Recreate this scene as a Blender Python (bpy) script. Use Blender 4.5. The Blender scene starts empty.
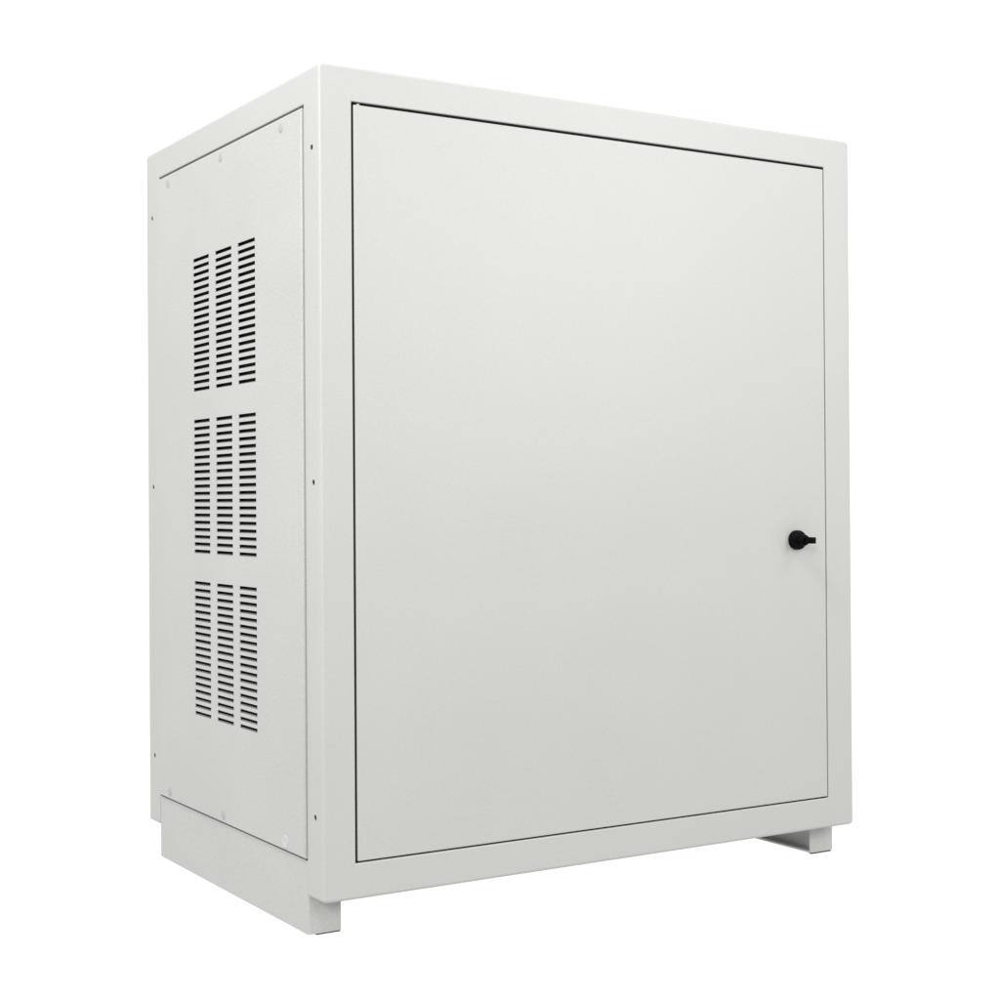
import bpy, bmesh, math
from mathutils import Matrix, Vector

S = bpy.context.scene
COL = S.collection

# ---------------------------------------------------------------- camera
cam_data = bpy.data.cameras.new("camera")
cam = bpy.data.objects.new("camera", cam_data)
COL.objects.link(cam)
cam_data.sensor_fit = 'HORIZONTAL'
cam_data.sensor_width = 36.0
cam_data.lens = 36.0 * 1.59992
cam_data.shift_x = -0.00484
cam_data.shift_y = -0.00990
cam_data.clip_start = 0.02
cam_data.clip_end = 100.0
cam.matrix_world = (Matrix.Translation((-0.77703, -1.64765, 0.50177))
                    @ Matrix.Rotation(-0.555319, 4, 'Z')
                    @ Matrix.Rotation(1.576738, 4, 'X')
                    @ Matrix.Rotation(-0.006455, 4, 'Z'))
S.camera = cam

# ---------------------------------------------------------------- white studio surround
world = bpy.data.worlds.new("World")
S.world = world
world.use_nodes = True
bg = world.node_tree.nodes["Background"]
bg.inputs["Color"].default_value = (1.0, 1.0, 1.0, 1)
bg.inputs["Strength"].default_value = 1.09

# ---------------------------------------------------------------- softboxes
def softbox(name, loc, target, size_x, size_y, power, color=(1, 1, 1)):
    d = bpy.data.lights.new(name, 'AREA')
    d.shape = 'RECTANGLE'
    d.size = size_x
    d.size_y = size_y
    d.energy = power
    d.color = color
    o = bpy.data.objects.new(name, d)
    COL.objects.link(o)
    o.location = loc
    o.rotation_euler = (Vector(target) - Vector(loc)).to_track_quat('-Z', 'Y').to_euler()
    return o

softbox("key_softbox", (-2.50, -3.00, 1.75), (0.2, 0.1, 0.6), 1.0, 1.0, 104.0)
softbox("front_softbox", (1.30, -1.00, 1.75), (0.2, 0.1, 0.6), 0.7, 0.7, 8.0)
softbox("right_softbox", (1.80, -2.20, 1.20), (0.4, 0.1, 0.5), 0.8, 0.8, 24.0)
softbox("side_softbox", (-0.90, -0.40, 2.20), (0.2, 0.1, 0.6), 0.8, 0.6, 43.0)
softbox("low_softbox", (-1.60, 1.50, 0.60), (0.0, 0.4, 0.4), 0.5, 0.5, 6.0)

S.view_settings.view_transform = 'Standard'
S.view_settings.look = 'None'
S.view_settings.exposure = 0.0
S.view_settings.gamma = 1.0
S.view_settings.use_curve_mapping = False
S.cycles.max_bounces = 8
S.cycles.diffuse_bounces = 5

# ---------------------------------------------------------------- measures (metres)
W, D, H = 0.8156, 0.5785, 1.0          # frame, outside
ZB = 0.0453                            # underside of frame
DX0, DX1, DZ0, DZ1 = 0.0416, 0.7693, 0.0867, 0.9596   # door opening
PY0, PY1, PZ1 = 0.0408, 0.5275, 0.9592                # side opening
PY1B = 0.5350                          # the plinth reaches a little further back than the panel
PZ0 = 0.0868                                          # top of plinth
XP = -0.0030                            # side panels stand this far proud of the frame's faces
XR = 0.0006                             # plinth rails are all but flush with the frame

# ---------------------------------------------------------------- materials
def new_mat(name):
    m = bpy.data.materials.new(name)
    m.use_nodes = True
    nt = m.node_tree
    return m, nt, nt.nodes["Principled BSDF"]

def powder_coat(name, rgb, rough=0.42, bump=0.10, mottling=0.04):
    m, nt, p = new_mat(name)
    N, L = nt.nodes.new, nt.links.new
    tc = N("ShaderNodeTexCoord")
    fine = N("ShaderNodeTexNoise")
    fine.inputs["Scale"].default_value = 360.0
    fine.inputs["Detail"].default_value = 3.0
    L(tc.outputs["Object"], fine.inputs["Vector"])
    broad = N("ShaderNodeTexNoise")
    broad.inputs["Scale"].default_value = 7.0
    broad.inputs["Detail"].default_value = 4.0
    L(tc.outputs["Object"], broad.inputs["Vector"])
    add = N("ShaderNodeMath"); add.operation = 'MULTIPLY_ADD'      # mostly fine grain, a little broad unevenness
    add.inputs[1].default_value = 0.35
    L(broad.outputs["Fac"], add.inputs[0]); L(fine.outputs["Fac"], add.inputs[2])
    rng = N("ShaderNodeMapRange")
    rng.inputs["From Min"].default_value = 0.425
    rng.inputs["From Max"].default_value = 0.925
    L(add.outputs[0], rng.inputs["Value"])
    mix = N("ShaderNodeMix"); mix.data_type = 'RGBA'
    mix.inputs["A"].default_value = tuple(c * (1 - mottling) for c in rgb) + (1,)
    mix.inputs["B"].default_value = tuple(c * (1 + mottling) for c in rgb) + (1,)
    L(rng.outputs["Result"], mix.inputs["Factor"])
    L(mix.outputs["Result"], p.inputs["Base Color"])
    rr = N("ShaderNodeMapRange")
    rr.inputs["To Min"].default_value = rough - 0.05
    rr.inputs["To Max"].default_value = rough + 0.07
    L(broad.outputs["Fac"], rr.inputs["Value"])
    L(rr.outputs["Result"], p.inputs["Roughness"])
    wav = N("ShaderNodeTexNoise")
    wav.inputs["Scale"].default_value = 5.0
    wav.inputs["Detail"].default_value = 1.0
    L(tc.outputs["Object"], wav.inputs["Vector"])
    b0 = N("ShaderNodeBump")                       # the sheet is never perfectly flat
    b0.inputs["Strength"].default_value = 0.25
    b0.inputs["Distance"].default_value = 0.004
    L(wav.outputs["Fac"], b0.inputs["Height"])
    b = N("ShaderNodeBump")                        # orange peel of the powder coat
    b.inputs["Strength"].default_value = bump
    b.inputs["Distance"].default_value = 0.0006
    L(fine.outputs["Fac"], b.inputs["Height"])
    L(b0.outputs["Normal"], b.inputs["Normal"])
    L(b.outputs["Normal"], p.inputs["Normal"])
    return m

GREY = (0.307, 0.311, 0.2955)
coat = powder_coat("light_grey_powder_coat", GREY, bump=0.15, mottling=0.040)
coat_side = powder_coat("light_grey_powder_coat_side", GREY, bump=0.32, mottling=0.095)

def plain(name, rgb, rough, bump_scale=None, bump=0.1):
    m, nt, p = new_mat(name)
    N, L = nt.nodes.new, nt.links.new
    tc = N("ShaderNodeTexCoord")
    n = N("ShaderNodeTexNoise")
    n.inputs["Scale"].default_value = bump_scale or 300.0
    n.inputs["Detail"].default_value = 3.0
    L(tc.outputs["Object"], n.inputs["Vector"])
    mix = N("ShaderNodeMix"); mix.data_type = 'RGBA'
    mix.inputs["A"].default_value = tuple(c * 0.85 for c in rgb) + (1,)
    mix.inputs["B"].default_value = tuple(min(1, c * 1.12) for c in rgb) + (1,)
    L(n.outputs["Fac"], mix.inputs["Factor"])
    L(mix.outputs["Result"], p.inputs["Base Color"])
    p.inputs["Roughness"].default_value = rough
    b = N("ShaderNodeBump")
    b.inputs["Strength"].default_value = bump
    b.inputs["Distance"].default_value = 0.0005
    L(n.outputs["Fac"], b.inputs["Height"])
    L(b.outputs["Normal"], p.inputs["Normal"])
    return m

black_plastic = plain("black_plastic", (0.0015, 0.0015, 0.0015), 0.5)
black_plastic.node_tree.nodes["Principled BSDF"].inputs["Specular IOR Level"].default_value = 0.05
strip_mat = plain("dark_matte", (0.02, 0.02, 0.02), 0.8)
back_mat = plain("interior_shade_sheet", (0.012, 0.012, 0.012), 0.9)
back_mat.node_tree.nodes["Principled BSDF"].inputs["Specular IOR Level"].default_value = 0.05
stud_mat = plain("pale_plastic_fastener", (0.350, 0.350, 0.355), 0.5)
head_mat = plain("shaded_fastener_head", (0.262, 0.266, 0.262), 0.6)  # grey set darker than the coat, standing in for shade in the dimples

# lips of the vent slots: knurled grey steel
filt, nt, p = new_mat("knurled_grey_steel")
N, L = nt.nodes.new, nt.links.new
tc = N("ShaderNodeTexCoord")
vor = N("ShaderNodeTexVoronoi")
vor.inputs["Scale"].default_value = 520.0
vor.inputs["Randomness"].default_value = 0.0
L(tc.outputs["Object"], vor.inputs["Vector"])
ramp = N("ShaderNodeValToRGB")
ramp.color_ramp.elements[0].position = 0.30
ramp.color_ramp.elements[0].color = (0.004, 0.004, 0.004, 1)
ramp.color_ramp.elements[1].position = 0.42
ramp.color_ramp.elements[1].color = (0.11, 0.11, 0.107, 1)
L(vor.outputs["Distance"], ramp.inputs["Fac"])
L(ramp.outputs["Color"], p.inputs["Base Color"])
p.inputs["Roughness"].default_value = 0.6

# made-up translucent floor, passing world light from below to blank out shadows
floor_sheet = bpy.data.materials.new("shadowless_white_sheet")
floor_sheet.use_nodes = True
nt = floor_sheet.node_tree
for n in list(nt.nodes):
    nt.nodes.remove(n)
N, L = nt.nodes.new, nt.links.new
out = N("ShaderNodeOutputMaterial")
mx = N("ShaderNodeMixShader"); mx.inputs[0].default_value = 0.05
tr = N("ShaderNodeBsdfTranslucent"); tr.inputs["Color"].default_value = (1, 1, 1, 1)
df = N("ShaderNodeBsdfDiffuse"); df.inputs["Color"].default_value = (0.9, 0.9, 0.9, 1)
L(tr.outputs[0], mx.inputs[1]); L(df.outputs[0], mx.inputs[2])
L(mx.outputs[0], out.inputs["Surface"])

# ---------------------------------------------------------------- mesh helpers
def box_bm(x0, x1, y0, y1, z0, z1, bm=None):
    bm = bm or bmesh.new()
    r = bmesh.ops.create_cube(bm, size=1.0)
    for v in r["verts"]:
        v.co = Vector((x0 + (v.co.x + .5) * (x1 - x0),
                       y0 + (v.co.y + .5) * (y1 - y0),
                       z0 + (v.co.z + .5) * (z1 - z0)))
    return bm

def bevel(bm, edges, r, seg=4):
    bmesh.ops.bevel(bm, geom=list(edges), offset=r, segments=seg, profile=0.5,
                    affect='EDGES', clamp_overlap=True)

def mesh_of(name, bm):
    bmesh.ops.recalc_face_normals(bm, faces=bm.faces)
    me = bpy.data.meshes.new(name)
    bm.to_mesh(me)
    bm.free()
    return me

def link(name, me, mat, parent=None, smooth=True):
    o = bpy.data.objects.new(name, me)
    COL.objects.link(o)
    if mat:
        me.materials.clear()
        me.materials.append(mat)
    if parent:
        o.parent = parent
    if smooth:
        for f in me.polygons:
            f.use_smooth = True
        me.set_sharp_from_angle(angle=math.radians(35))
    return o

def carve(me, steps):
    """steps: ('cut', bm) or ('bevel', width, angle); returns the resulting mesh."""
    o = bpy.data.objects.new("work", me)
    COL.objects.link(o)
    tmp = []
    for st in steps:
        if st[0] == 'cut':
            c = bpy.data.objects.new("work_cutter", mesh_of("work_cutter", st[1]))
            COL.objects.link(c)
            tmp.append(c)
            m = o.modifiers.new("b", 'BOOLEAN')
            m.operation = 'DIFFERENCE'
            m.solver = 'EXACT'
            m.object = c
        elif st[0] == 'bevel':
            m = o.modifiers.new("v", 'BEVEL')
            m.width = st[1]
            m.segments = 3
            m.limit_method = 'ANGLE'
            m.angle_limit = math.radians(st[2])
    bpy.context.view_layer.update()
    dg = bpy.context.evaluated_depsgraph_get()
    res = bpy.data.meshes.new_from_object(o.evaluated_get(dg), preserve_all_data_layers=True, depsgraph=dg)
    for c in tmp:
        mm = c.data
        bpy.data.objects.remove(c)
        bpy.data.meshes.remove(mm)
    bpy.data.objects.remove(o)
    return res

def weighted(o):
    m = o.modifiers.new("weighted_normals", 'WEIGHTED_NORMAL')
    m.keep_sharp = True

def lathe(bm, prof, center, axis, n=40):
    """prof: (radius, distance along axis)"""
    axis = Vector(axis).normalized()
    u = axis.orthogonal().normalized()
    v = axis.cross(u)
    rings = []
    for r, h in prof:
        c = Vector(center) + axis * h
        if r < 1e-7:
            rings.append([bm.verts.new(c)])
        else:
            rings.append([bm.verts.new(c + (u * math.cos(2 * math.pi * k / n) + v * math.sin(2 * math.pi * k / n)) * r) for k in range(n)])
    for a, b in zip(rings, rings[1:]):
        for k in range(n):
            k2 = (k + 1) % n
            if len(a) == 1 and len(b) == 1:
                continue
            if len(a) == 1:
                bm.faces.new((a[0], b[k], b[k2]))
            elif len(b) == 1:
                bm.faces.new((a[k], a[k2], b[0]))
            else:
                bm.faces.new((a[k], a[k2], b[k2], b[k]))

# ---------------------------------------------------------------- floor
bm = bmesh.new()
bmesh.ops.create_circle(bm, cap_ends=True, segments=96, radius=8.0)
floor = link("floor", mesh_of("floor", bm), floor_sheet, smooth=False)
floor["kind"] = "structure"

# ---------------------------------------------------------------- the cabinet
cab = bpy.data.objects.new("electrical_cabinet", None)
COL.objects.link(cab)
cab.location = (0, 0, 0)
cab["label"] = "light grey steel cabinet with slotted side vents and a plain front door standing on white"
cab["category"] = "cabinet"

# frame: folded shell with a door opening, two side openings and drilled posts
bm = box_bm(0, W, 0, D, ZB, H)
bevel(bm, [e for e in bm.edges if abs(e.verts[0].co.y - e.verts[1].co.y) > 0.1], 0.0055, 5)
bevel(bm, [e for e in bm.edges if abs(e.verts[0].co.y - e.verts[1].co.y) < 1e-4], 0.0040, 4)
shell = mesh_of("frame", bm)
T = 0.016
cavity = box_bm(T, W - T, T, D - T, ZB + T, H - T)
opening = box_bm(DX0, DX1, -0.05, 0.04, DZ0, DZ1)
sides_l = box_bm(-0.05, 0.03, PY0, PY1, PZ0 - 0.01, PZ1)
sides_r = box_bm(W - 0.03, W + 0.05, PY0, PY1, PZ0 - 0.01, PZ1)
PW = 0.0425                                           # plinth width
notch_l = box_bm(-0.05, XR + PW + 0.0007, PY0, PY1B, ZB - 0.05, PZ0 + 0.002)
notch_r = box_bm(W - XR - PW - 0.0007, W + 0.05, PY0, PY1B, ZB - 0.05, PZ0 + 0.002)
drills = bmesh.new()
for y in (0.0190, 0.5550):
    for z in (0.9058, 0.5228, 0.1405):
        for x0, dx in ((-0.01, 1), (W + 0.01, -1)):
            lathe(drills, [(0, 0), (0.0034, 0), (0.0034, 0.0110), (0.0085, 0.0110), (0.0085, 0.035), (0, 0.035)], (x0, y, z), (dx, 0, 0), 24)
frame_me = carve(shell, [('cut', cavity), ('cut', opening), ('cut', sides_l), ('cut', sides_r),
                         ('cut', notch_l), ('cut', notch_r), ('bevel', 0.0014, 50), ('cut', drills)])
frame = link("frame", frame_me, coat, cab)
weighted(frame)

# door: folded pan, flush with the frame, gap wider on the hinge side and at the top
GL, GR, GT, GB = 0.0029, 0.0016, 0.0031, 0.0019
bm = box_bm(DX0 + GL, DX1 - GR, 0.0004, 0.0190, DZ0 + GB, DZ1 - GT)
bevel(bm, [e for e in bm.edges if all(v.co.y < 0.01 for v in e.verts)]
      + [e for e in bm.edges if abs(e.verts[0].co.y - e.verts[1].co.y) > 0.01], 0.0012, 3)
door = link("door", mesh_of("door", bm), coat, cab)
weighted(door)

# black strip added in the gap round the door, standing in for shade
bm = bmesh.new()
box_bm(DX0 + 0.0003, DX0 + GL + 0.0015, 0.0024, 0.0150, DZ0 + 0.0003, DZ1 - 0.0003, bm)
box_bm(DX0 + GL + 0.0015, DX1 - 0.0003, 0.0022, 0.0150, DZ1 - GT - 0.0015, DZ1 - 0.0003, bm)
box_bm(DX0 + GL + 0.0015, DX1 - 0.0003, 0.0036, 0.0150, DZ0 + 0.0003, DZ0 + GB + 0.0015, bm)
link("gap_shade_strip", mesh_of("gap_shade_strip", bm), black_plastic, door, smooth=False)

# the pin the door turns on, showing in the gap at its top corner
bm = bmesh.new()
zt = DZ1 - GT
lathe(bm, [(0, -0.012), (0.0034, -0.012), (0.0034, 0.0014), (0.0026, 0.0021), (0, 0.0021)], (DX0 + GL + 0.0065, 0.0048, zt), (0, 0, 1), 24)
hinge = link("hinge_pin", mesh_of("hinge_pin", bm), coat, door)

# quarter-turn lock: round body, narrower neck, flat grip
bm = bmesh.new()
LX, LZ = 0.7120, 0.4441
lathe(bm, [(0, -0.0003), (0.0128, -0.0003), (0.0133, 0.0012), (0.0133, 0.0068), (0.0124, 0.0092), (0.0100, 0.0106),
           (0.0080, 0.0110), (0.0075, 0.0190), (0.0066, 0.0212), (0.0045, 0.0215), (0, 0.0215)], (LX, 0.0004, LZ), (0, -1, 0), 48)
g = bmesh.new()
box_bm(LX - 0.0040, LX + 0.0040, -0.0365, -0.0180, LZ - 0.0043, LZ + 0.0043, g)
bevel(g, g.edges[:], 0.0009, 2)
gm = mesh_of("grip", g)
bm.from_mesh(gm)
bpy.data.meshes.remove(gm)
lock = link("lock", mesh_of("lock", bm), black_plastic, door)

# side panels with punched slots
COLS = ((0.3299, 0.3869), (0.2528, 0.3079), (0.1773, 0.2323))
BLOCKS = ((0.8236, 0.6513), (0.6087, 0.4362), (0.3939, 0.2211))
ROWS = 19
SLOT_LO, SLOT_HI = 0.0030, 0.0019
Y0, Y1, Z0, Z1 = PY0 + 0.0013, PY1 - 0.0020, PZ0 + 0.0026, PZ1 - 0.0036

def side_panel(side):
    def X(d):                      # d = depth inwards from the panel's face
        return XP + d if side < 0 else W - XP - d
    def bx(d0, d1, y0, y1, z0, z1, b=None):
        a, c = sorted((X(d0), X(d1)))
        return box_bm(a, c, y0, y1, z0, z1, b)
    face_x = X(0)
    bm = bx(0, 0.012, Y0, Y1, Z0, Z1)
    bevel(bm, [e for e in bm.edges if all(abs(v.co.x - face_x) < 1e-5 for v in e.verts)], 0.0024, 4)
    pan = mesh_of("side_panel", bm)
    hollow = bx(0.0012, 0.05, Y0 + 0.003, Y1 - 0.003, Z0 + 0.003, Z1 - 0.003)
    slots = bmesh.new()
    for zt, zb in BLOCKS:
        for y0, y1 in COLS:
            for i in range(ROWS):
                z = zt + (zb - zt) * i / (ROWS - 1)
                bx(-0.004, 0.006, y0, y1, z - SLOT_LO, z + SLOT_HI, slots)
    me = carve(pan, [('cut', hollow), ('cut', slots)])
    panel = link("side_panel", me, coat_side, cab)
    weighted(panel)
    for zt, zb in BLOCKS:          # short lips pressed in under the slots, dark sheet added behind for interior shade
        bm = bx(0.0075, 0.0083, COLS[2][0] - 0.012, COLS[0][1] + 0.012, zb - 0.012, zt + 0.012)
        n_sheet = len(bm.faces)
        for y0, y1 in COLS:
            for i in range(ROWS):
                z = zt + (zb - zt) * i / (ROWS - 1) - SLOT_LO
                pr = [(0.0010, -0.0003), (0.0024, 0.0013), (0.0028, 0.0009), (0.0018, -0.0008)]
                a = [bm.verts.new((X(d), y0 - 0.0004, z + h)) for d, h in pr]
                b = [bm.verts.new((X(d), y1 + 0.0004, z + h)) for d, h in pr]
                bm.faces.new(a)
                bm.faces.new(b[::-1])
                for k in range(4):
                    bm.faces.new((a[k], b[k], b[(k + 1) % 4], a[(k + 1) % 4]))
        bm.faces.ensure_lookup_table()
        for f in bm.faces[n_sheet:]:
            f.material_index = 1
        vent = link("vent", mesh_of("vent", bm), None, panel, smooth=False)
        vent.data.materials.append(back_mat)
        vent.data.materials.append(filt)
    nrm = (-1, 0, 0) if side < 0 else (1, 0, 0)
    def head(rad, mat, ring):
        b2 = bmesh.new()
        prof = [(0, -0.0002), (1.0, -0.0002), (1.0, 0.0001), (0.93, 0.0005), (0.78, 0.0007)]
        prof += [(0.62, 0.0005), (0.5, 0.0002), (0, 0.0002)] if ring else [(0.5, 0.0009), (0.2, 0.00095), (0, 0.00095)]
        lathe(b2, [(a_ * rad, h_) for a_, h_ in prof], (0, 0, 0), nrm, 36)
        return link("screw", mesh_of("screw", b2), mat, panel)
    pale, plain_head = head(0.0082, stud_mat, True), head(0.0064, head_mat, False)
    pale.location = (face_x, 0.0962, 0.0998)
    pale["label"] = "paler round plastic fastener"
    for i, (y, z) in enumerate(((0.4812, 0.9435), (0.2876, 0.9440), (0.0979, 0.9440), (0.4855, 0.1000), (0.2895, 0.1000))):
        o = plain_head
        if i:
            o = plain_head.copy()
            COL.objects.link(o)
        o.location = (face_x, y, z)
    return panel

side_panel(-1)
side_panel(1)

# plinth rails under both sides, each with a thin dark strip under its front edge
def plinth(x0, x1, yf, yr, zbot, outer):
    bm = box_bm(x0, x1, yf, yr, zbot, PZ0)
    bevel(bm, [e for e in bm.edges if abs(e.verts[0].co.z - e.verts[1].co.z) > 0.01], 0.0024, 4)
    px = (x1 - 0.018, x1 + 0.02) if outer < 0 else (x0 - 0.02, x0 + 0.018)
    pocket = box_bm(px[0], px[1], yf + 0.0025, yr - 0.0025, zbot + 0.0025, ZB - 0.003)    # hollow added on the inside so the inner face falls into shade
    o = link("plinth", carve(mesh_of("plinth", bm), [('cut', pocket)]), coat_side, cab)
    weighted(o)
    a, b = (x0 + 0.011, x1 - 0.0012) if outer < 0 else (x0 + 0.0030, x1 - 0.0030)
    bm = box_bm(a, b, yf + 0.0010, yf + 0.006, 0.0, zbot + 0.0005)
    link("dark_strip", mesh_of("dark_strip", bm), strip_mat, o, smooth=False)
    return o

plinth(XR, XR + PW, PY0 + 0.0004, PY1B - 0.0006, 0.0018, -1)
plinth(W - XR - PW, W - XR, PY0 + 0.0004, PY1B - 0.0006, 0.0022, 1)
